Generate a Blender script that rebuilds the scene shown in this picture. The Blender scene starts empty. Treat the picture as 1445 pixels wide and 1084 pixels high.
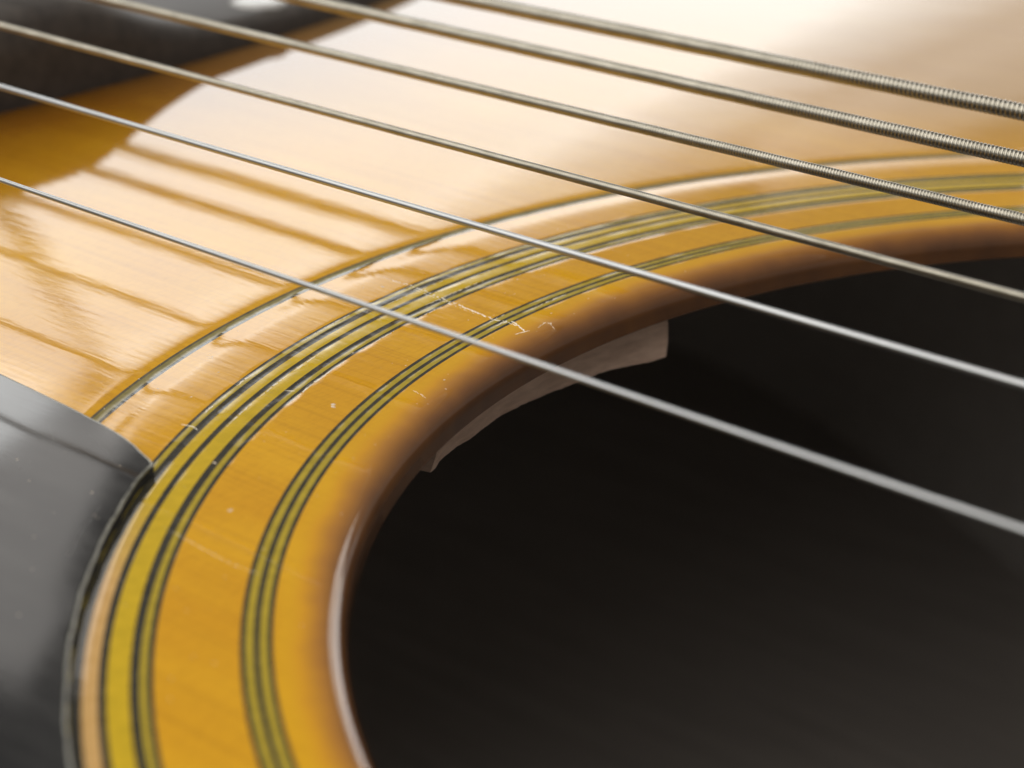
import bpy, math, random
import numpy as np
from mathutils import Matrix, Vector

random.seed(7)
RNG = np.random.default_rng(11)
MM = 0.001
sc = bpy.context.scene

# ------------------------------------------------------------------ camera
CAM = np.array([24.398, -97.165, 47.264])
YAW, PITCH, ROLL, FPX = 2.28898, 0.396903, 0.008024, 3036.9
fw = np.array([math.cos(PITCH)*math.cos(YAW), math.cos(PITCH)*math.sin(YAW), -math.sin(PITCH)])
rt = np.array([math.sin(YAW), -math.cos(YAW), 0.0])
up = np.cross(rt, fw)
rt2 = math.cos(ROLL)*rt + math.sin(ROLL)*up
up2 = -math.sin(ROLL)*rt + math.cos(ROLL)*up
cd = bpy.data.cameras.new('camera')
cam = bpy.data.objects.new('camera', cd)
sc.collection.objects.link(cam)
M = Matrix.Identity(4)
for i in range(3):
    M[i][0], M[i][1], M[i][2], M[i][3] = rt2[i], up2[i], -fw[i], CAM[i]*MM
cam.matrix_world = M
cd.sensor_fit = 'HORIZONTAL'
cd.sensor_width = 36.0
cd.lens = FPX*36.0/1445.0
cd.clip_start = 0.005
cd.clip_end = 20.0
cd.dof.use_dof = True
cd.dof.focus_distance = 0.1260
cd.dof.aperture_fstop = cd.lens/1.6
sc.camera = cam

# ------------------------------------------------------------------ world and lamps
world = bpy.data.worlds.new('World')
sc.world = world
world.use_nodes = True
bg = world.node_tree.nodes['Background']
bg.inputs['Color'].default_value = (1.0, 0.95, 0.88, 1)
bg.inputs['Strength'].default_value = 0.21

def lamp(name, az, el, wdeg, hdeg, tilt, radiance, col, dist=1.3, about=(-80, 10, 0)):
    """rectangular soft lamp seen from the soundboard at azimuth az, elevation el (degrees)"""
    a, e, t = math.radians(az), math.radians(el), math.radians(tilt)
    d = Vector((math.cos(e)*math.cos(a), math.cos(e)*math.sin(a), math.sin(e)))
    ea = Vector((-math.sin(a), math.cos(a), 0))
    ee = Vector((-math.sin(e)*math.cos(a), -math.sin(e)*math.sin(a), math.cos(e)))
    x = ea*math.cos(t) + ee*math.sin(t)
    z = d                                   # lamp shines along -z
    y = z.cross(x)
    L = bpy.data.lights.new(name, 'AREA')
    L.shape = 'RECTANGLE'
    L.size = 2*dist*math.tan(math.radians(wdeg/2))
    L.size_y = 2*dist*math.tan(math.radians(hdeg/2))
    L.energy = radiance*math.pi*L.size*L.size_y
    L.color = col
    o = bpy.data.objects.new(name, L)
    sc.collection.objects.link(o)
    pos = Vector(about)*MM + d*dist
    m = Matrix.Identity(4)
    for i in range(3):
        m[i][0], m[i][1], m[i][2], m[i][3] = x[i], y[i], z[i], pos[i]
    o.matrix_world = m
    return o

TILT = 28.0
def band(name, s0, s1, t0, t1, radiance, col):
    """lamp given along / across the sloping upper edge of the window"""
    e = (math.cos(math.radians(TILT)), math.sin(math.radians(TILT)))
    s, t = (s0+s1)/2, (t0+t1)/2
    el = 18.0 + s*e[1] + t*e[0]
    az = 132.3 + (s*e[0] - t*e[1])/math.cos(math.radians(el))
    return lamp(name, az, el, s1-s0, t1-t0, TILT, radiance, col)

WIN = (0.97, 1.0, 1.0)
band('window_light', -34, 11.4, -13, 0.0, 2.6, WIN)
band('window_left_pane_light', 11.9, 22.0, -13, -1.2, 2.2, WIN)
band('window_soft_edge_light', -34, 11.4, -0.15, 0.7, 1.75, WIN)  # added strip of light that softens the window's upper edge
band('window_edge_fade_light', -34, 11.4, 0.6, 1.5, 1.15, WIN)  # second added strip, dimmer, carries the fade further up
band('pale_wall_light', -40, 12.2, 1.3, 2.9, 0.7, (1.0, 0.95, 0.90))
band('pale_wall_right_light', -40, -8.5, 2.9, 4.8, 0.62, (1.0, 0.95, 0.90))
lamp('second_window_light', 108, 13, 13, 16, 0, 3.0, (1.0, 0.95, 0.88))
lamp('side_window_light', 153.8, 23.5, 18, 8.5, -30, 1.25, (1.0, 0.95, 0.90))
lamp('ceiling_light', 252, 66, 95, 80, 0, 1.9, (1.0, 0.95, 0.88), dist=1.6)

# ------------------------------------------------------------------ view
sc.view_settings.view_transform = 'Standard'
sc.view_settings.look = 'None'
sc.view_settings.exposure = -0.08
sc.view_settings.gamma = 1.0
sc.cycles.max_bounces = 10
sc.cycles.glossy_bounces = 6
sc.cycles.use_denoising = True

# ------------------------------------------------------------------ material helpers
class NT:
    def __init__(s, name):
        s.m = bpy.data.materials.new(name)
        s.m.use_nodes = True
        s.t = s.m.node_tree
        s.b = s.t.nodes['Principled BSDF']
        tc = s.t.nodes.new('ShaderNodeTexCoord')
        mp = s.t.nodes.new('ShaderNodeMapping')
        mp.inputs['Scale'].default_value = (1000, 1000, 1000)   # millimetres
        s.t.links.new(tc.outputs['Object'], mp.inputs['Vector'])
        s.mm = mp.outputs[0]
    def link(s, a, b): s.t.links.new(a, b)
    def scale(s, v, sx, sy, sz):
        n = s.t.nodes.new('ShaderNodeMapping'); n.inputs['Scale'].default_value = (sx, sy, sz)
        s.link(v, n.inputs['Vector']); return n.outputs[0]
    def noise(s, v, scale=1.0, detail=2.0, rough=0.5, dist=0.0):
        n = s.t.nodes.new('ShaderNodeTexNoise')
        n.inputs['Scale'].default_value = scale; n.inputs['Detail'].default_value = detail
        n.inputs['Roughness'].default_value = rough; n.inputs['Distortion'].default_value = dist
        s.link(v, n.inputs['Vector']); return n.outputs['Fac']
    def ramp(s, f, stops):
        n = s.t.nodes.new('ShaderNodeValToRGB'); cr = n.color_ramp
        while len(cr.elements) < len(stops): cr.elements.new(0.5)
        for e, (p, c) in zip(cr.elements, stops):
            e.position = p; e.color = (*c, 1) if len(c) == 3 else c
        s.link(f, n.inputs[0]); return n.outputs[0]
    def math(s, op, a, b=None, c=None):
        n = s.t.nodes.new('ShaderNodeMath'); n.operation = op
        for i, v in enumerate((a, b, c)):
            if v is None: continue
            if hasattr(v, 'links'): s.link(v, n.inputs[i])
            else: n.inputs[i].default_value = v
        return n.outputs[0]
    def mix(s, f, a, b, mode='MIX'):
        n = s.t.nodes.new('ShaderNodeMix'); n.data_type = 'RGBA'; n.blend_type = mode
        for sock, v in ((n.inputs[0], f), (n.inputs[6], a), (n.inputs[7], b)):
            if hasattr(v, 'links'): s.link(v, sock)
            elif isinstance(v, (int, float)): sock.default_value = v
            else: sock.default_value = (*v, 1)
        return n.outputs[2]
    def bump(s, h, dist, strength=1.0, normal=None):
        n = s.t.nodes.new('ShaderNodeBump')
        n.inputs['Strength'].default_value = strength; n.inputs['Distance'].default_value = dist
        s.link(h, n.inputs['Height'])
        if normal is not None: s.link(normal, n.inputs['Normal'])
        return n.outputs[0]
    def set(s, **k):
        names = dict(color='Base Color', rough='Roughness', metal='Metallic', coat='Coat Weight', coat_rough='Coat Roughness',
                     coat_ior='Coat IOR', coat_normal='Coat Normal', normal='Normal', spec='Specular IOR Level', ior='IOR',
                     trans='Transmission Weight', sss='Subsurface Weight')
        for a, v in k.items():
            i = s.b.inputs[names[a]]
            if hasattr(v, 'links'): s.link(v, i)
            elif isinstance(v, tuple): i.default_value = (*v, 1)
            else: i.default_value = v

def lacquer(n):
    """glossy clear finish that has sunk a little into the grain (grain runs along x)"""
    a = n.noise(n.scale(n.mm, 0.16, 1.5, 1.0), 1.0, 3.0, 0.55)
    b = n.noise(n.scale(n.mm, 0.5, 3.2, 1.0), 1.0, 2.0, 0.5)
    c = n.noise(n.mm, 0.12, 1.0, 0.5)
    h = n.math('ADD', n.math('MULTIPLY', a, 0.0042), n.math('MULTIPLY', b, 0.0018))
    h = n.math('ADD', h, n.math('MULTIPLY', c, 0.010))
    bn = n.bump(h, MM)
    n.set(coat=1.0, coat_ior=1.5, coat_rough=0.045, coat_normal=bn, rough=0.6, spec=0.0)
    return bn

def wood_top():
    n = NT('lacquered_spruce')
    sep = n.t.nodes.new('ShaderNodeSeparateXYZ'); n.link(n.mm, sep.inputs[0])
    rr = n.math('SQRT', n.math('ADD', n.math('MULTIPLY', sep.outputs[0], sep.outputs[0]),
                               n.math('MULTIPLY', sep.outputs[1], sep.outputs[1])))
    wob = n.noise(n.mm, 0.35, 2.0)
    rw = n.math('ADD', rr, n.math('MULTIPLY', n.math('SUBTRACT', wob, 0.5), 0.8))
    base = n.noise(n.scale(n.mm, 0.06, 0.2, 0.3), 1.0, 2.0)
    col = n.ramp(base, [(0.3, (0.59, 0.290, 0.008)), (0.5, (0.62, 0.318, 0.009)), (0.72, (0.66, 0.35, 0.011))])
    grain = n.noise(n.scale(n.mm, 0.02, 2.8, 0.3), 1.0, 3.0, 0.65, 0.2)
    g = n.ramp(grain, [(0.36, (0.72, 0.66, 0.6)), (0.5, (1, 1, 1)), (0.7, (1, 1, 1))])
    col = n.mix(0.4, col, g, 'MULTIPLY')
    ray = n.noise(n.scale(n.mm, 5.0, 1.1, 1.0), 1.0, 2.0, 0.6)
    col = n.mix(0.22, col, n.ramp(ray, [(0.38, (0.66, 0.6, 0.55)), (0.52, (1, 1, 1))]), 'MULTIPLY')
    fl = n.noise(n.scale(n.mm, 1.4, 0.5, 1.0), 1.0, 3.0, 0.65)
    col = n.mix(0.18, col, n.ramp(fl, [(0.3, (0.8, 0.74, 0.7)), (0.6, (1, 1, 1))]), 'MULTIPLY')
    # brown shading sprayed round the edge of the sound hole
    f = n.math('DIVIDE', n.math('SUBTRACT', rw, 52.5), 5.0)
    burst = n.ramp(f, [(0.08, (0.10, 0.048, 0.026)), (0.2, (0.20, 0.086, 0.030)), (0.38, (0.37, 0.163, 0.024)), (0.54, (0.57, 0.275, 0.012)),
                       (0.7, (0.64, 0.36, 0.008))])
    ff = n.ramp(f, [(0.52, (0, 0, 0)), (0.84, (1, 1, 1))])
    col = n.mix(ff, burst, col)
    # the colour darkens to brown in front of the bridge
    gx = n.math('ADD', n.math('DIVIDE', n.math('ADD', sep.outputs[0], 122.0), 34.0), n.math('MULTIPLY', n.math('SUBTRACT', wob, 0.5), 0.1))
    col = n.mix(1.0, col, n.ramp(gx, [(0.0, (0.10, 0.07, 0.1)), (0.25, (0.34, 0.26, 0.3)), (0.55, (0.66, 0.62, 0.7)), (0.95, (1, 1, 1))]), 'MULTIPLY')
    # towards the bass side the colour turns tanner
    q = n.math('ADD', sep.outputs[1], n.math('MULTIPLY', sep.outputs[0], 0.3))
    fo = n.math('MULTIPLY', n.ramp(n.math('DIVIDE', n.math('ADD', q, 25.0), 70.0), [(0.0, (0, 0, 0)), (1.0, (1, 1, 1))]),
                n.ramp(n.math('DIVIDE', n.math('SUBTRACT', rw, 65.0), 20.0), [(0.0, (0, 0, 0)), (1.0, (1, 1, 1))]))
    col = n.mix(n.math('MULTIPLY', fo, 0.8), col, n.mix(0.35, (0.37, 0.235, 0.105), g, 'MULTIPLY'))
    lacquer(n); n.set(color=col)
    return n.m

def line_mat(name, dark, light, rough=0.5):
    n = NT(name)
    v = n.noise(n.scale(n.mm, 1.2, 1.2, 1), 1.0, 3.0, 0.6)
    lacquer(n); n.set(color=n.ramp(v, [(0.3, dark), (0.7, light)]))
    return n.m

M_TOP = wood_top()
M_BLACK = line_mat('black_inlay', (0.018, 0.017, 0.014), (0.05, 0.045, 0.03))
M_YEL = line_mat('yellow_inlay', (0.46, 0.315, 0.010), (0.56, 0.375, 0.014))
M_GREY = line_mat('sheen_black_inlay', (0.07, 0.062, 0.04), (0.14, 0.12, 0.07))  # black line lightened to grey to paint the reflection on it
M_DULL = line_mat('dull_olive_inlay', (0.17, 0.145, 0.05), (0.25, 0.21, 0.08))
M_OLIVE = line_mat('olive_inlay', (0.32, 0.24, 0.018), (0.42, 0.31, 0.025))
def mat_tan_sheen():
    n = NT('tan_sheen_inlay')
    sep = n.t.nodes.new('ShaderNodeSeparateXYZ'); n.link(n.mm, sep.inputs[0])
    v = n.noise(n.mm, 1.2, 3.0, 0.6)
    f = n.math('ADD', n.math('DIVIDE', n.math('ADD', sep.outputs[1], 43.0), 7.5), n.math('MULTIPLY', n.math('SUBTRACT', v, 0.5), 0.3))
    tan = n.ramp(v, [(0.3, (0.50, 0.30, 0.10)), (0.7, (0.58, 0.36, 0.14))])  # reflected window light painted into the yellow line as tan
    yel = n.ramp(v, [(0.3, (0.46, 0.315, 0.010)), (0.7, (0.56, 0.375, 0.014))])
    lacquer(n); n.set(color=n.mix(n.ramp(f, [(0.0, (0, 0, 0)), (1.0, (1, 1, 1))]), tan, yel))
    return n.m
M_TAN_SHEEN = mat_tan_sheen()

def mat_guard():
    n = NT('black_celluloid')
    v = n.noise(n.scale(n.mm, 0.12, 0.5, 1), 1.0, 4.0, 0.6)
    s = n.noise(n.scale(n.mm, 0.5, 5.0, 1), 1.0, 3.0, 0.6)
    w = n.noise(n.mm, 0.07, 1.0)
    h = n.math('ADD', n.math('MULTIPLY', s, 0.0012), n.math('MULTIPLY', w, 0.06))
    n.set(color=n.ramp(v, [(0.35, (0.012, 0.012, 0.013)), (0.7, (0.03, 0.03, 0.03))]), ior=1.5,
          rough=n.math('MULTIPLY_ADD', v, 0.09, 0.015), normal=n.bump(h, MM))
    return n.m
M_GUARD = mat_guard()

def mat_plain(name, dark, light, rough, sc_=(0.1, 1.0, 1.0), scale=1.0, bump=0.0, metal=0.0, spec=0.5):
    n = NT(name)
    v = n.noise(n.scale(n.mm, *sc_), scale, 4.0, 0.6)
    n.set(color=n.ramp(v, [(0.3, dark), (0.7, light)]), rough=rough, metal=metal, spec=spec)
    if bump: n.set(normal=n.bump(v, bump*MM))
    return n.m
M_BEVEL = mat_plain('scuffed_sheen_bevel', (0.06, 0.06, 0.052), (0.30, 0.30, 0.25), 0.3, (1.2, 1.2, 1.0))  # scuffed grey, also lightened to paint the light line reflected along the edge
M_HAIRLINE = mat_plain('hairline_scratch', (0.10, 0.10, 0.095), (0.2, 0.2, 0.19), 0.4, (1, 1, 1))
M_STEEL = mat_plain('plain_steel', (0.44, 0.46, 0.48), (0.55, 0.57, 0.59), 0.34, metal=1.0)
M_WOUND = mat_plain('wound_bronze', (0.36, 0.34, 0.285), (0.54, 0.515, 0.445), 0.3, (0.6, 2, 2), metal=1.0)
M_CORE = mat_plain('string_core', (0.2, 0.18, 0.14), (0.25, 0.22, 0.18), 0.4, metal=1.0)
M_INSIDE = mat_plain('raw_mahogany', (0.74, 0.71, 0.68), (0.82, 0.79, 0.76), 0.8, (0.03, 0.4, 0.4))
M_BACK = mat_plain('raw_rosewood', (0.42, 0.39, 0.365), (0.52, 0.485, 0.455), 0.8, (0.03, 0.4, 0.4))
M_PATCH = mat_plain('raw_spruce', (0.62, 0.43, 0.33), (0.84, 0.62, 0.49), 0.8, (0.5, 0.5, 2.5), 1.0, 0.12, spec=0.2)
M_BRIDGE = mat_plain('dark_rosewood', (0.035, 0.030, 0.027), (0.065, 0.054, 0.047), 0.5, (0.05, 0.8, 0.8))
M_PEARL = mat_plain('pearl', (0.40, 0.40, 0.39), (0.55, 0.55, 0.54), 0.2, (0.8, 0.8, 0.8))
M_BONE = mat_plain('bone', (0.65, 0.6, 0.48), (0.75, 0.7, 0.58), 0.35)
M_CHIP_GLINT = mat_plain('chip_and_glint_lacquer', (0.80, 0.72, 0.56), (0.95, 0.90, 0.78), 0.2, (3, 3, 3))  # pale tone for real chips, brightened to paint the ring glints too
M_DUST = mat_plain('dust', (0.5, 0.42, 0.32), (0.75, 0.66, 0.55), 0.6, (3, 3, 3))

# ------------------------------------------------------------------ mesh helpers
def link(name, me, mat, parent):
    o = bpy.data.objects.new(name, me)
    sc.collection.objects.link(o)
    if mat is not None: me.materials.append(mat)
    if parent is not None: o.parent = parent
    return o

def build(name, V, F, mat, parent, normals=None, smooth=True):
    """V in millimetres (n,3); F list/array of quads or mixed polygons"""
    me = bpy.data.meshes.new(name)
    V = np.asarray(V, np.float32)*MM
    if isinstance(F, np.ndarray):
        nf, k = F.shape
        me.vertices.add(len(V)); me.vertices.foreach_set('co', V.ravel())
        me.loops.add(nf*k); me.loops.foreach_set('vertex_index', F.astype(np.int32).ravel())
        me.polygons.add(nf); me.polygons.foreach_set('loop_start', np.arange(0, nf*k, k, dtype=np.int32))
        me.update(calc_edges=True); me.validate()
    else:
        me.from_pydata(V.tolist(), [], F); me.update()
    if smooth:
        me.polygons.foreach_set('use_smooth', np.ones(len(me.polygons), bool))
    if normals is not None:
        me.normals_split_custom_set_from_vertices(np.asarray(normals, np.float32).tolist())
    me.update()
    return link(name, me, mat, parent)

def grid_faces(nu, nv, wrap_v=False, off=0):
    """vertex (i,j) -> off + i*nv + j"""
    jn = nv if wrap_v else nv-1
    i = np.arange(nu-1)[:, None]; j = np.arange(jn)[None, :]
    j2 = (j+1) % nv
    f = np.stack([i*nv+j, i*nv+j2, (i+1)*nv+j2, (i+1)*nv+j], -1).reshape(-1, 4)
    return f + off

# ------------------------------------------------------------------ relief of the lacquered top
_ph = RNG.uniform(0, 6.28, (12, 9)); _fr = RNG.integers(3, 150, (12, 9)); _am = RNG.uniform(0.3, 1, (12, 9))
def wave(k, th):
    s = np.zeros_like(th)
    for j in range(9): s = s + _am[k, j]*np.sin(_fr[k, j]*th + _ph[k, j])
    return s/2.2                                    # roughly -1..1

# valley centre, depth, sigma inward, sigma outward, waviness
VALLEYS = [(70.45, 0.055, 0.95, 0.55, 0.16), (65.45, 0.0055, 0.20, 0.13, 1.4), (64.72, 0.005, 0.24, 0.2, 1.3),
           (63.60, 0.0065, 0.20, 0.18, 1.4), (62.25, 0.0065, 0.22, 0.18, 1.3), (61.62, 0.009, 0.16, 0.13, 1.5),
           (57.68, 0.005, 0.14, 0.13, 1.3), (57.05, 0.005, 0.15, 0.14, 1.3), (56.45, 0.0045, 0.13, 0.13, 1.3)]
def relief(r, th):
    z = np.zeros(np.broadcast(r, th).shape)
    for k, (c, d, si, so, wv) in enumerate(VALLEYS):
        s = np.where(r < c, si, so)
        wl = np.exp(-((np.mod(th, 2*math.pi)-math.radians(188))/math.radians(27))**4)*0.75+0.06
        z = z - d*(1+wv*wl*wave(k, th))*np.exp(-0.5*((r-c)/s)**2)
    # finish builds down towards the pickguard edge
    tt = (np.mod(th, 2*math.pi) - math.radians(236))/math.radians(24)
    z = z - 0.035*np.exp(-tt**4)/(1+np.exp(-(r-64.7)/0.22))*(r < 66.5)
    return z
def relief_n(r, th):
    e = 0.004
    zr = (relief(r+e, th)-relief(r-e, th))/(2*e)
    zt = (relief(r, th+e/60)-relief(r, th-e/60))/(2*e/60)/r
    n = np.stack([-(zr*np.cos(th)-zt*np.sin(th)), -(zr*np.sin(th)+zt*np.cos(th)), np.ones_like(zr)], -1)
    return n/np.linalg.norm(n, axis=-1, keepdims=True)

NTH = 900
TH = np.arange(NTH)*2*math.pi/NTH
def ring_patch(r0, r1, dr=0.09, ths=TH, wrap=True):
    nr = max(2, int(math.ceil((r1-r0)/dr))+1)
    R, T = np.meshgrid(np.linspace(r0, r1, nr), ths, indexing='ij')
    Z = relief(R, T)
    V = np.stack([R*np.cos(T), R*np.sin(T), Z], -1).reshape(-1, 3)
    N = relief_n(R, T).reshape(-1, 3)
    F = grid_faces(nr, len(ths), wrap)[:, ::-1]
    return V, N, F
def ring(name, r0, r1, mat, parent, **k):
    V, N, F = ring_patch(r0, r1, **k)
    return build(name, V, F, mat, parent, N)

# guitar outline: half width along x (bridge end is -x), in mm
OX = np.array([-345, -335, -310, -270, -220, -180, -130, -80, -30, 10, 50, 90, 125, 145, 155, 158])
OW = np.array([0, 70, 135, 182, 202, 200, 178, 150, 132, 128, 134, 142, 138, 112, 70, 0])
def outline_r(th):
    out = []
    for t in th:
        c, s = math.cos(t), abs(math.sin(t))
        lo, hi = 60.0, 400.0
        rs = np.linspace(60, 400, 1200)
        x = rs*c; ins = (x > -345) & (x < 158) & (rs*s < np.interp(x, OX, OW))
        out.append(rs[np.nonzero(~ins)[0][0]] if (~ins).any() else 400)
    out = np.array(out)
    k = np.ones(15)/15
    return np.convolve(np.r_[out[-7:], out, out[:7]], k, 'valid')
ROUT = outline_r(TH)

# ------------------------------------------------------------------ the guitar
guitar = bpy.data.objects.new('acoustic_guitar', None)
guitar.location = (0, 0, -0.1)
guitar['label'] = 'glossy amber sunburst acoustic guitar seen close at its sound hole, strings and rosette'
guitar['category'] = 'guitar'
sc.collection.objects.link(guitar)
PARTS = []

R_IN, R_FLAT, R_EDGE, T_TOP = 53.05, 54.4, 1.35, 2.15
# soundboard: rounded hole edge, wood between the inlays, plain top out to the outline
Vs, Ns, Fs, off = [], [], [], 0
def add(V, N, F):
    global off
    Vs.append(V); Ns.append(N); Fs.append(F+off); off += len(V)
# rim profile (radius, z, normal r, normal z)
prof = [(R_FLAT+0.9, -T_TOP, 0, -1), (R_IN+0.12, -T_TOP, -0.7, -0.7), (R_IN, -T_TOP+0.1, -1, 0), (R_IN, -R_EDGE, -1, 0)]
for k in range(1, 15):
    a = math.pi/2*k/14
    prof.append((R_FLAT-(R_FLAT-R_IN)*math.cos(a), -R_EDGE+R_EDGE*math.sin(a), -math.cos(a), math.sin(a)))
pr = np.array(prof)
c, s = np.cos(TH)[None, :], np.sin(TH)[None, :]
V = np.stack([pr[:, 0:1]*c, pr[:, 0:1]*s, pr[:, 1:2]+0*c], -1).reshape(-1, 3)
Nn = np.stack([pr[:, 2:3]*c, pr[:, 2:3]*s, pr[:, 3:4]+0*c], -1).reshape(-1, 3)
Nn[-NTH:] = relief_n(np.full(NTH, R_FLAT), TH)
V[-NTH:, 2] = relief(np.full(NTH, R_FLAT), TH)
add(V, Nn, grid_faces(len(pr), NTH, True)[:, ::-1])
for r0, r1 in ((R_FLAT, 56.35), (57.8, 61.5), (65.55, 70.15), (71.0, 75.0)):
    add(*ring_patch(r0, r1))
# coarse outer top, down the edge and the underside
fr = np.linspace(0, 1, 26)**1.3
R = 75.0 + fr[:, None]*(ROUT[None, :]-75.0)
V = np.stack([R*c, R*s, np.where(fr[:, None] > 0, 0.0, relief(np.full(NTH, 75.0), TH)[None, :])], -1).reshape(-1, 3)
N = np.zeros_like(V); N[:, 2] = 1
add(V, N, grid_faces(26, NTH, True)[:, ::-1])
V = np.stack([np.concatenate([ROUT[None]*c, ROUT[None]*c, (R_FLAT+0.9)*c]),
              np.concatenate([ROUT[None]*s, ROUT[None]*s, (R_FLAT+0.9)*s]),
              np.concatenate([0*c, 0*c-T_TOP, 0*c-T_TOP])], -1).reshape(-1, 3)
N = np.stack([np.concatenate([c, 0*c, 0*c]), np.concatenate([s, 0*c, 0*c]), np.concatenate([0*c, 0*c-1, 0*c-1])], -1).reshape(-1, 3)
add(V, N, grid_faces(3, NTH, True)[:, ::-1])
soundboard = build('soundboard', np.concatenate(Vs), np.concatenate(Fs), M_TOP, guitar, np.concatenate(Ns))
soundboard.data.materials.append(M_INSIDE)               # bare wood on the underside
nv = len(soundboard.data.vertices)
soundboard.data.polygons.foreach_set('material_index', [1 if all(soundboard.data.vertices[v].co.z < -0.0021 for v in q.vertices) else 0 for q in soundboard.data.polygons])
soundboard['label'] = 'glossy amber spruce top darkening to brown at the hole edge'
PARTS.append(soundboard)

# rosette inlay lines
T_A, T_B = math.radians(214), math.radians(262)          # stretch beside the pickguard where tan colour paints the window sheen on the line
sheen = np.linspace(T_A, T_B, 160); rest = np.linspace(T_B, T_A+2*math.pi, 760)
LINES = [('black_line', 71.0, 70.82, M_GREY), ('yellow_line', 70.82, 70.38, M_DULL), ('black_line', 70.38, 70.15, M_BLACK),
         ('black_line', 65.55, 65.33, M_BLACK), ('yellow_line', 65.33, 65.0, M_OLIVE), ('black_line', 65.0, 64.5, M_BLACK),
         ('yellow_line', 64.5, 63.82, M_YEL), ('black_line', 63.82, 63.46, M_BLACK), ('yellow_line', 63.46, 62.5, M_YEL),
         ('black_line', 62.5, 62.08, M_BLACK), ('yellow_line', 62.08, 61.76, M_OLIVE), ('black_line', 61.76, 61.5, M_BLACK),
         ('black_line', 57.8, 57.56, M_BLACK), ('yellow_line', 57.56, 57.2, M_OLIVE), ('black_line', 57.2, 56.93, M_BLACK),
         ('yellow_line', 56.93, 56.58, M_OLIVE), ('black_line', 56.58, 56.35, M_BLACK)]
for nm, r1, r0, mt in LINES:
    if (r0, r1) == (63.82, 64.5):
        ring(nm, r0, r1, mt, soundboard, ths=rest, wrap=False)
        t = ring('tan_sheen_line', r0, r1, M_TAN_SHEEN, soundboard, ths=sheen, wrap=False)
        t['label'] = 'inlay stretch coloured tan for the window sheen beside the pickguard'
    else:
        ring(nm, r0, r1, mt, soundboard)

# body sides, back and an inner brace
V = np.stack([np.concatenate([(ROUT[None]-0.5)*c, (ROUT[None]-0.5)*c]), np.concatenate([(ROUT[None]-0.5)*s, (ROUT[None]-0.5)*s]),
              np.concatenate([0*c-T_TOP, 0*c-100.0])], -1).reshape(-1, 3)
build('body_side', V, grid_faces(2, NTH, True), M_INSIDE, guitar)
fr = np.linspace(0.02, 1, 12)
R = fr[:, None]*(ROUT[None, :]-0.5)
V = np.stack([R*c, R*s, -104.0+4.0*(fr[:, None]**2)+0*c], -1).reshape(-1, 3)
V = np.vstack([V, [[0, 0, -104.0]]])
Fq = grid_faces(12, NTH, True).tolist() + [[len(V)-1, j, (j+1) % NTH] for j in range(NTH)]
build('body_back', V, Fq, M_BACK, guitar)

def prism(name, pts, y0, y1, mat, parent):
    """profile pts (x,z) extruded along y"""
    n = len(pts)
    V = [(x, y0, z) for x, z in pts] + [(x, y1, z) for x, z in pts]
    F = [list(range(n)), list(range(2*n-1, n-1, -1))] + [[i, i+n, (i+1) % n+n, (i+1) % n] for i in range(n)]
    return build(name, V, F, mat, parent, smooth=False)
for x in (-60, 40):
    prism('back_brace', [(x-4, -102.5), (x+4, -102.5), (x+3, -92), (x, -88), (x-3, -92)], -175 if x < -100 else -125, 175 if x < -100 else 125, M_INSIDE, guitar)

# reinforcing strip glued under the top at the hole
a0, a1 = math.radians(171.0), math.radians(195.4)
nth = 90
T = np.linspace(a0, a1, nth)
def wig(t, f, p): return np.sin(t*f+p)
V = []
for i, t in enumerate(T):
    w = 0.06*wig(t, 60, 0.4)+0.025*wig(t, 143, 2.0)+RNG.normal(0, 0.008)
    u = (t-a0)/(a1-a0)
    rb = 55.15+0.5*u+0.85*math.sin(math.pi*u)+w
    zb = -5.85+0.07*wig(t, 45, 1)+RNG.normal(0, 0.012)
    for r, z in ((rb+1.9, -2.18), (rb+1.9, -3.1), (rb+0.05, -3.3), (rb, -4.7), (rb+0.12, zb), (63.5, zb), (63.5, -2.18)):
        V.append((r*math.cos(t), r*math.sin(t), z))
V = np.array(V); V[-7:, :2] += RNG.normal(0, 0.10, (7, 2))
Fq = grid_faces(nth, 7, True).tolist() + [list(range(7)), list(range((nth-1)*7+6, (nth-1)*7-1, -1))]
o = build('reinforcing_strip', V, Fq, M_PATCH, guitar, smooth=False)
o['label'] = 'pale raw wood strip glued under the hole edge'

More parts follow.
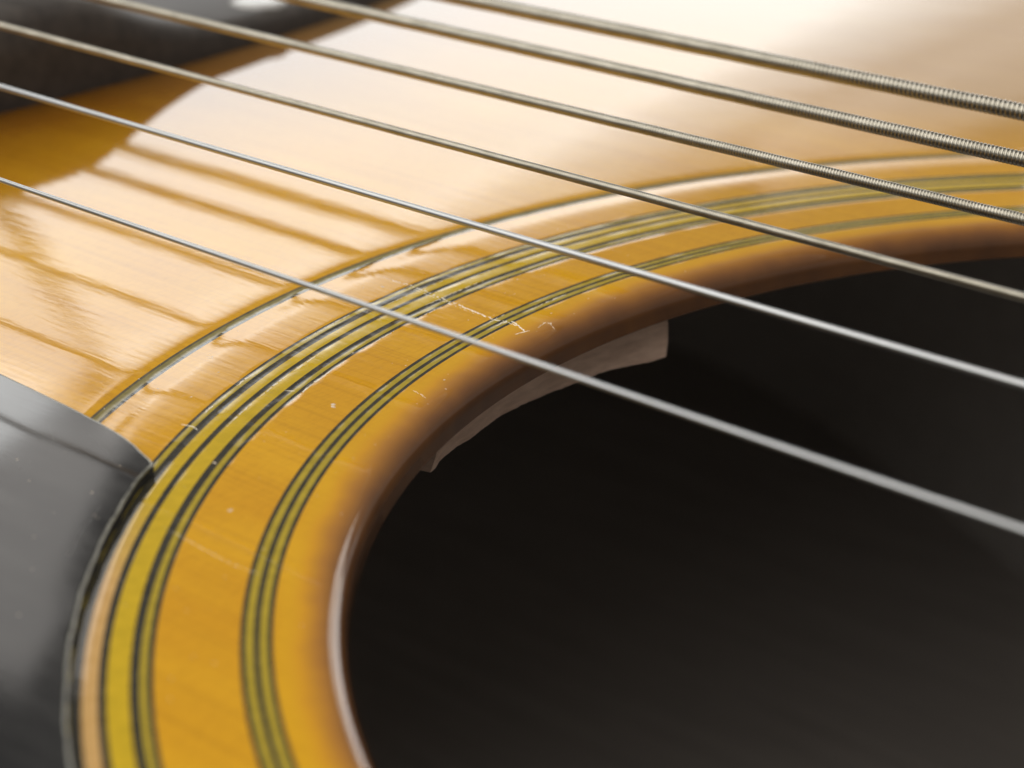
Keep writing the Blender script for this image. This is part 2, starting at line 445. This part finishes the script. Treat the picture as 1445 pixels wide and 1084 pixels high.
# ------------------------------------------------------------------ pickguard
def pickguard():
    top, base = [], []
    # the arc that follows the rosette, then the straight upper edge with a rounded corner
    pts = []
    for d in np.linspace(275, 212.5, 120):
        t = math.radians(d); r = 65.02+0.02*math.sin(d*1.3)+0.015*math.sin(d*3.1)
        pts.append((r*math.cos(t), r*math.sin(t)))
    corner = [(-55.15, -34.35), (-55.45, -33.72), (-56.1, -33.42), (-56.9, -33.2), (-58.1, -32.8), (-59.7, -32.45), (-61.6, -32.2), (-64.4, -31.95), (-68, -31.75), (-72, -31.6)]
    pts = [p for p in pts if p[1] < -34.6] + corner
    # far edge and outer sweep
    pts += [(-85, -31.9), (-97, -35), (-104, -44), (-105, -60), (-98, -82), (-80, -104), (-55, -116), (-25, -112), (-5, -98), (5, -80)]
    P = np.array(pts)
    d = np.roll(P, -1, 0)-np.roll(P, 1, 0)
    nrm = np.stack([-d[:, 1], d[:, 0]], -1); nrm /= np.linalg.norm(nrm, axis=1, keepdims=True)
    area = 0.5*np.sum(P[:, 0]*np.roll(P[:, 1], -1)-np.roll(P[:, 0], -1)*P[:, 1])
    if area < 0: nrm = -nrm                # inward
    # subdivide the outline so that the edge stays smooth, then roll the edge over
    Q, Nq = [], []
    m = len(P)
    for i in range(m):
        j = (i+1) % m
        k = max(1, int(math.hypot(*(P[j]-P[i]))/0.35)) if i < m-10 else 8
        p0, p1, p2, p3 = P[i-1], P[i], P[j], P[(i+2) % m]
        for t in np.arange(k)/k:
            if i < m-11:
                q = p1+(p2-p1)*t
            else:
                q = 0.5*(2*p1+(p2-p0)*t+(2*p0-5*p1+4*p2-p3)*t*t+(3*p1-p0-3*p2+p3)*t**3)
            Q.append(q); Nq.append(nrm[i]*(1-t)+nrm[j]*t)
    P = np.array(Q); nrm = np.array(Nq); nrm /= np.linalg.norm(nrm, axis=1, keepdims=True)
    n = len(P); V, N = [], []
    w = np.convolve(RNG.normal(0, 0.025, n+8), np.ones(9)/9, 'valid')
    RB, PGH = 0.16, 0.62
    rows = [(0.0, 0.004, 90), (0.0, 1.0-RB, 90)]+[(RB*(1-math.sin(math.radians(a))), 1.0-RB+RB*math.cos(math.radians(a)), a) for a in (75, 60, 45, 32, 22, 14, 8, 3)]+[(0.2, 1.001, 0)]
    for ins, z, a in rows:
        q = P+nrm*(ins+(w[:, None] if 0 < ins < 0.7 else 0))
        V.append(np.c_[q, np.full(n, z*PGH)])
        sa, ca = math.sin(math.radians(a)), math.cos(math.radians(a))
        N.append(np.c_[-nrm*sa, np.full(n, ca)])
    V = np.concatenate(V); N = np.concatenate(N)
    F = []; nr = len(rows)
    for k in range(nr-1):
        for i in range(n):
            j = (i+1) % n
            f = [k*n+i, k*n+j, (k+1)*n+j, (k+1)*n+i]
            F.append(f if area > 0 else f[::-1])
    cap = [(nr-1)*n+i for i in range(n)]
    F.append(cap if area > 0 else cap[::-1])
    o = build('pickguard', V, F, M_GUARD, guitar, N)
    o.data.materials.append(M_BEVEL)
    for k in range(2*n, (nr-2)*n): o.data.polygons[k].material_index = 1
    return o
pg = pickguard()
pg['label'] = 'glossy black pickguard with a scuffed bevelled edge'

# ------------------------------------------------------------------ bridge
def bridge():
    ys = np.linspace(-64, 64, 129)
    H = np.interp(np.abs(ys), [0, 12, 16, 20, 26, 36, 50, 60, 64], [7.8, 7.4, 6.2, 4.4, 2.7, 2.3, 2.0, 1.6, 1.2])
    k = np.ones(5)/5
    H = np.convolve(np.r_[H[:1], H[:1], H, H[-1:], H[-1:]], k, 'valid')
    xf = -117.5 - 0.0022*ys**2
    V = []
    for y, h, x in zip(ys, H, xf):
        e = 1-0.3*max(0, (abs(y)-54)/10)
        xb = -119.5-34*e
        for px, z in ((x, 0.005), (x-0.1, h*0.55), (x-0.6, h*0.85), (x-1.6, h), (xb+1.6, h), (xb, h*0.7), (xb, 0.005)):
            V.append((px, y, z))
    n = len(ys)
    F = grid_faces(n, 7, False).tolist() + [list(range(7)), list(range((n-1)*7+6, (n-1)*7-1, -1))]
    b = build('bridge', V, F, M_BRIDGE, guitar)
    b['label'] = 'dark wooden bridge with scooped wings'
    prism('saddle', [(-146, 7), (-146, 9.2), (-147, 9.6), (-149, 9.4), (-149, 7)], -36, 36, M_BONE, b)
    for sg in (-1, 1):
        disc('pearl_dot', (-124.3, sg*36.6, float(np.interp(36.6, ys, H))+0.02), 2.6, 0.3, M_PEARL, b)
    return b
def disc(name, cen, rad, h, mat, parent, n=40):
    V = []; 
    prof = [(rad, -0.5), (rad, 0.0), (rad*0.96, h*0.6), (rad*0.7, h), (0.001, h*1.1)]
    for r, z in prof:
        for i in range(n):
            a = 2*math.pi*i/n; V.append((cen[0]+r*math.cos(a), cen[1]+r*math.sin(a), cen[2]+z))
    return build(name, V, grid_faces(len(prof), n, True), mat, parent)
br = bridge()

# ------------------------------------------------------------------ strings
STR = [(0.32, 0, 8.62, -0.0099, -25.461), (0.42, 0, 8.94, -0.0012, -12.550), (0.54, 0.15, 9.26, -0.0050, -2.969),
       (0.72, 0.205, 9.57, -0.0005, 7.529), (0.95, 0.265, 9.89, -0.0050, 16.780), (1.12, 0.345, 10.21, 0.0097, 25.745)]
X0, X1 = -147.2, 75.0
def tube(name, rad, h, b, y0, mat, parent, n=20, segs=60):
    xs = np.linspace(X0, X1, segs); a = np.arange(n)*2*math.pi/n
    V = np.stack([np.repeat(xs[:, None], n, 1), (b*xs+y0)[:, None]+rad*np.cos(a)[None], h+rad*np.sin(a)[None]+0*xs[:, None]], -1).reshape(-1, 3)
    return build(name, V, grid_faces(segs, n, True), mat, parent)
def winding(name, dia, pitch, h, b, y0, mat, parent, per=7, n=16):
    """round wrap wire laid in a helix: a ridged helical surface"""
    L = X1-X0; turns = int(L/pitch)
    wr = pitch/2
    Rm = dia/2-wr                            # radius of the wrap wire's centre line
    xs = np.arange(turns*per+1)*pitch/per
    a = np.arange(n)*2*math.pi/n
    u = (xs[:, None]/pitch - a[None, :]/(2*math.pi)) % 1.0
    q = (u-0.5)*2                            # -1..1 across one wire
    hgt = np.sqrt(np.clip(1-q*q, 0.0, 1))
    rad = Rm + wr*np.clip(hgt, 0.02, 1)*1.15-wr*0.15
    jit = 1+0.012*np.sin(xs*0.9+1.0)[:, None]*np.sin(a)[None, :]
    rad = rad*jit
    X = X0+xs
    V = np.stack([np.repeat(X[:, None], n, 1), (b*X+y0)[:, None]+rad*np.cos(a)[None], h+rad*np.sin(a)[None]], -1).reshape(-1, 3)
    return build(name, V, grid_faces(len(xs), n, True), mat, parent)
SLAB = ['thinnest plain steel string nearest the pickguard', 'second plain steel string', 'thinnest wound string, next to the plain ones',
        'fourth string, medium wound', 'fifth string, thick wound', 'thickest wound string, farthest from the pickguard']
for i, (dia, pitch, h, b, y0) in enumerate(STR):
    if pitch == 0:
        o = tube('string', dia/2, h, b, y0, M_STEEL, guitar, segs=80)
    else:
        o = tube('string', dia/2-pitch*0.6, h, b, y0, M_CORE, guitar, n=12)
        winding('winding', dia, pitch, h, b, y0, M_WOUND, o, per=8, n=18)
    o['label'] = SLAB[i]

# ------------------------------------------------------------------ crack, scratches, painted glints and dust on the finish
def ztop(x, y):
    r = math.hypot(x, y); th = math.atan2(y, x)
    if r < R_FLAT:
        q = min(1.0, (R_FLAT-r)/(R_FLAT-R_IN)); return -R_EDGE+R_EDGE*math.sqrt(max(0, 1-q*q))
    return float(relief(np.array(r), np.array(th)))
def ridge(name, pts, w, h, mat, jag=0.08, step=0.12, gaps=0.0, flat=None, parent=None):
    """thin irregular raised lip of lacquer following pts on the top"""
    P = []
    for (xa, ya), (xb, yb) in zip(pts[:-1], pts[1:]):
        n = max(2, int(math.hypot(xb-xa, yb-ya)/step))
        for k in range(n): P.append((xa+(xb-xa)*k/n, ya+(yb-ya)*k/n))
    P.append(pts[-1]); P = np.array(P)
    if len(P) > 6:
        P[1:-1] += np.c_[RNG.normal(0, jag*0.6, len(P)-2), RNG.normal(0, jag, len(P)-2)]
    V, F = [], []
    on = True
    d = np.gradient(P, axis=0); d /= np.linalg.norm(d, axis=1, keepdims=True)+1e-9
    for i, (x, y) in enumerate(P):
        e = math.sin(math.pi*min(1, max(0, i/(len(P)-1))))**0.4 if len(P) > 1 else 1
        ww = w*(0.4+0.9*RNG.random())*(0.25+0.75*e); hh = h*(0.3+1.0*RNG.random())*(0.2+0.8*e)
        nx, ny = -d[i, 1], d[i, 0]
        z = ztop(x, y) if flat is None else flat
        for sg, zz in ((-1, -0.012), (-0.3, hh), (0.25, hh*0.9), (1, -0.012)):
            V.append((x+nx*ww*sg, y+ny*ww*sg, z+zz))
    for i in range(len(P)-1):
        if gaps and RNG.random() < gaps: continue
        for k in range(3):
            a = i*4+k; F.append([a, a+1, a+5, a+4])
    return build(name, V, F, mat, parent or soundboard)
ridge('lacquer_crack', [(-67.6, -4.55), (-65.3, -4.42), (-63.9, -4.54), (-62.1, -4.8), (-60.4, -5.0), (-59.0, -5.15), (-57.2, -5.3), (-56.4, -5.1), (-55.3, -5.25)], 0.07, 0.03, M_CHIP_GLINT, 0.05, gaps=0.3)
ridge('lacquer_crack', [(-65.3, -4.7), (-62.1, -5.05), (-58.9, -5.4)], 0.04, 0.02, M_CHIP_GLINT, 0.05, gaps=0.5)
ridge('lacquer_chip', [(-56.6, -6.1), (-56.5, -5.8), (-56.65, -5.52), (-56.5, -5.2), (-56.7, -4.95)], 0.07, 0.04, M_CHIP_GLINT, 0.06)
ridge('lacquer_chip', [(-56.4, -4.8), (-55.9, -4.95), (-55.2, -5.3), (-54.6, -5.6)], 0.07, 0.04, M_CHIP_GLINT, 0.04)
ridge('lacquer_chip', [(-54.8, -6.35), (-54.7, -6.0), (-54.64, -5.7), (-54.5, -5.3)], 0.05, 0.035, M_CHIP_GLINT, 0.04)
ridge('lacquer_chip', [(-54.45, -4.6), (-54.69, -3.75), (-54.61, -3.5), (-54.1, -3.65), (-53.7, -3.9)], 0.035, 0.025, M_CHIP_GLINT, 0.04, gaps=0.15)
ridge('scratch', [(-50.5, -37.3), (-49.0, -37.42), (-47.3, -37.58), (-44.9, -37.7), (-43.1, -37.5)], 0.03, 0.008, M_CHIP_GLINT, 0.015, gaps=0.25)
ridge('scratch', [(-59.34, -28.61), (-58.7, -28.38), (-58.06, -28.47)], 0.05, 0.03, M_CHIP_GLINT, 0.02)
ridge('scratch', [(-58.64, -21.57), (-58.16, -21.26)], 0.05, 0.03, M_CHIP_GLINT, 0.02)
ridge('scratch', [(-53.34, -16.73), (-52.5, -16.85), (-52.0, -17.05)], 0.03, 0.012, M_CHIP_GLINT, 0.02, gaps=0.2)
ridge('scratch', [(-65.8, -21.2), (-65.5, -20.9), (-65.3, -21.1), (-65.55, -21.3)], 0.03, 0.02, M_CHIP_GLINT, 0.02)

def arc(r, a0, a1):
    n = max(3, int(abs(a1-a0)*1.2))
    return [(r*math.cos(math.radians(a)), r*math.sin(math.radians(a))) for a in np.linspace(a0, a1, n)]
for r, a0, a1, w, h, g in ((61.46, 201.5, 195.2, 0.055, 0.035, 0.12), (61.46, 192.5, 190.0, 0.04, 0.03, 0.2), (61.5, 188.6, 185.5, 0.035, 0.025, 0.3),
                           (63.40, 205.3, 202.3, 0.04, 0.03, 0.2), (63.38, 201.5, 198.4, 0.045, 0.03, 0.15), (63.36, 197.8, 194.6, 0.03, 0.025, 0.25),
                           (65.30, 204.2, 203.2, 0.05, 0.03, 0.1), (65.30, 200.6, 198.8, 0.05, 0.03, 0.1), (65.33, 194.0, 189.5, 0.03, 0.02, 0.3),
                           (64.46, 187.0, 181.0, 0.03, 0.02, 0.3), (62.46, 186.0, 180.5, 0.03, 0.02, 0.3), (57.60, 186.0, 184.2, 0.03, 0.02, 0.3),
                           (61.5, 178.5, 173.5, 0.03, 0.02, 0.3), (56.95, 181.5, 178.8, 0.04, 0.025, 0.2)):
    ridge('lacquer_glint_lift', arc(r, a0, a1), w*1.4, h*1.2, M_CHIP_GLINT, 0.025, step=0.16, gaps=g)  # pale lips paint the white glints along the worn ring edges
for pts, w in (([(-53.6, -38.6), (-51.8, -41.4), (-50.3, -43.2)], 0.025), ([(-61.5, -33.5), (-58.3, -34.4), (-56.6, -35.2)], 0.015),
               ([(-66, -36.5), (-62.4, -38.1), (-58.6, -38.9)], 0.012), ([(-63.5, -34.2), (-61.2, -35.6)], 0.012), ([(-56.5, -43.5), (-53.2, -46.6)], 0.014),
               ([(-60.5, -45.0), (-57.4, -44.2), (-54.4, -44.6)], 0.012), ([(-52.5, -49.5), (-49.5, -51.0)], 0.012)):
    ridge('scratch', pts, w, 0.006, M_HAIRLINE, 0.012, gaps=0.2, flat=0.621, parent=pg)

def dust():
    V, F = [], []
    spots = [(-55.19, -21.15, .16), (-54.98, -21.36, .14), (-49.44, -33.88, .16), (-53.07, -14.38, .08), (-59.84, -14.99, .07),
             (-54.26, -30.66, .12), (-61.83, -25.71, .08), (-66.43, -5.8, .12), (-52.1, -15.3, .06)]
    for _ in range(230):
        t = RNG.uniform(math.radians(165), math.radians(232)); r = RNG.uniform(54.2, 71.5)
        spots.append((r*math.cos(t), r*math.sin(t), abs(RNG.normal(0, 0.022))+0.018))
    for _ in range(45):
        spots.append((RNG.uniform(-66, -44), RNG.uniform(-52, -34), -(abs(RNG.normal(0, 0.03))+0.02)))
    for x, y, rr in spots:
        if rr < 0:
            rr = -rr
            if math.hypot(x, y) < 65.6: continue
            z = 0.622
        else:
            z = ztop(x, y)
            if y < -31 and math.hypot(x, y) > 64.5: continue
        b = len(V); n = 6
        ph = RNG.uniform(0, 6); ex = RNG.uniform(0.6, 1.6)
        for k in range(n):
            a = ph+k*math.pi/3; q = rr*RNG.uniform(0.7, 1.2)
            V.append((x+q*ex*math.cos(a), y+q*math.sin(a)/ex, z-0.004))
        V.append((x, y, z+rr*0.35))
        for k in range(n): F.append([b+k, b+(k+1) % n, b+n])
    o = build('dust_specks', V, F, M_DUST, soundboard)
    o['kind'] = 'stuff'
dust()

# children were modelled round the hole centre on the top: keep them there although the guitar's base is its back
bpy.context.view_layer.update()
for o in list(guitar.children):
    o.matrix_parent_inverse = guitar.matrix_world.inverted()
bpy.context.view_layer.update()
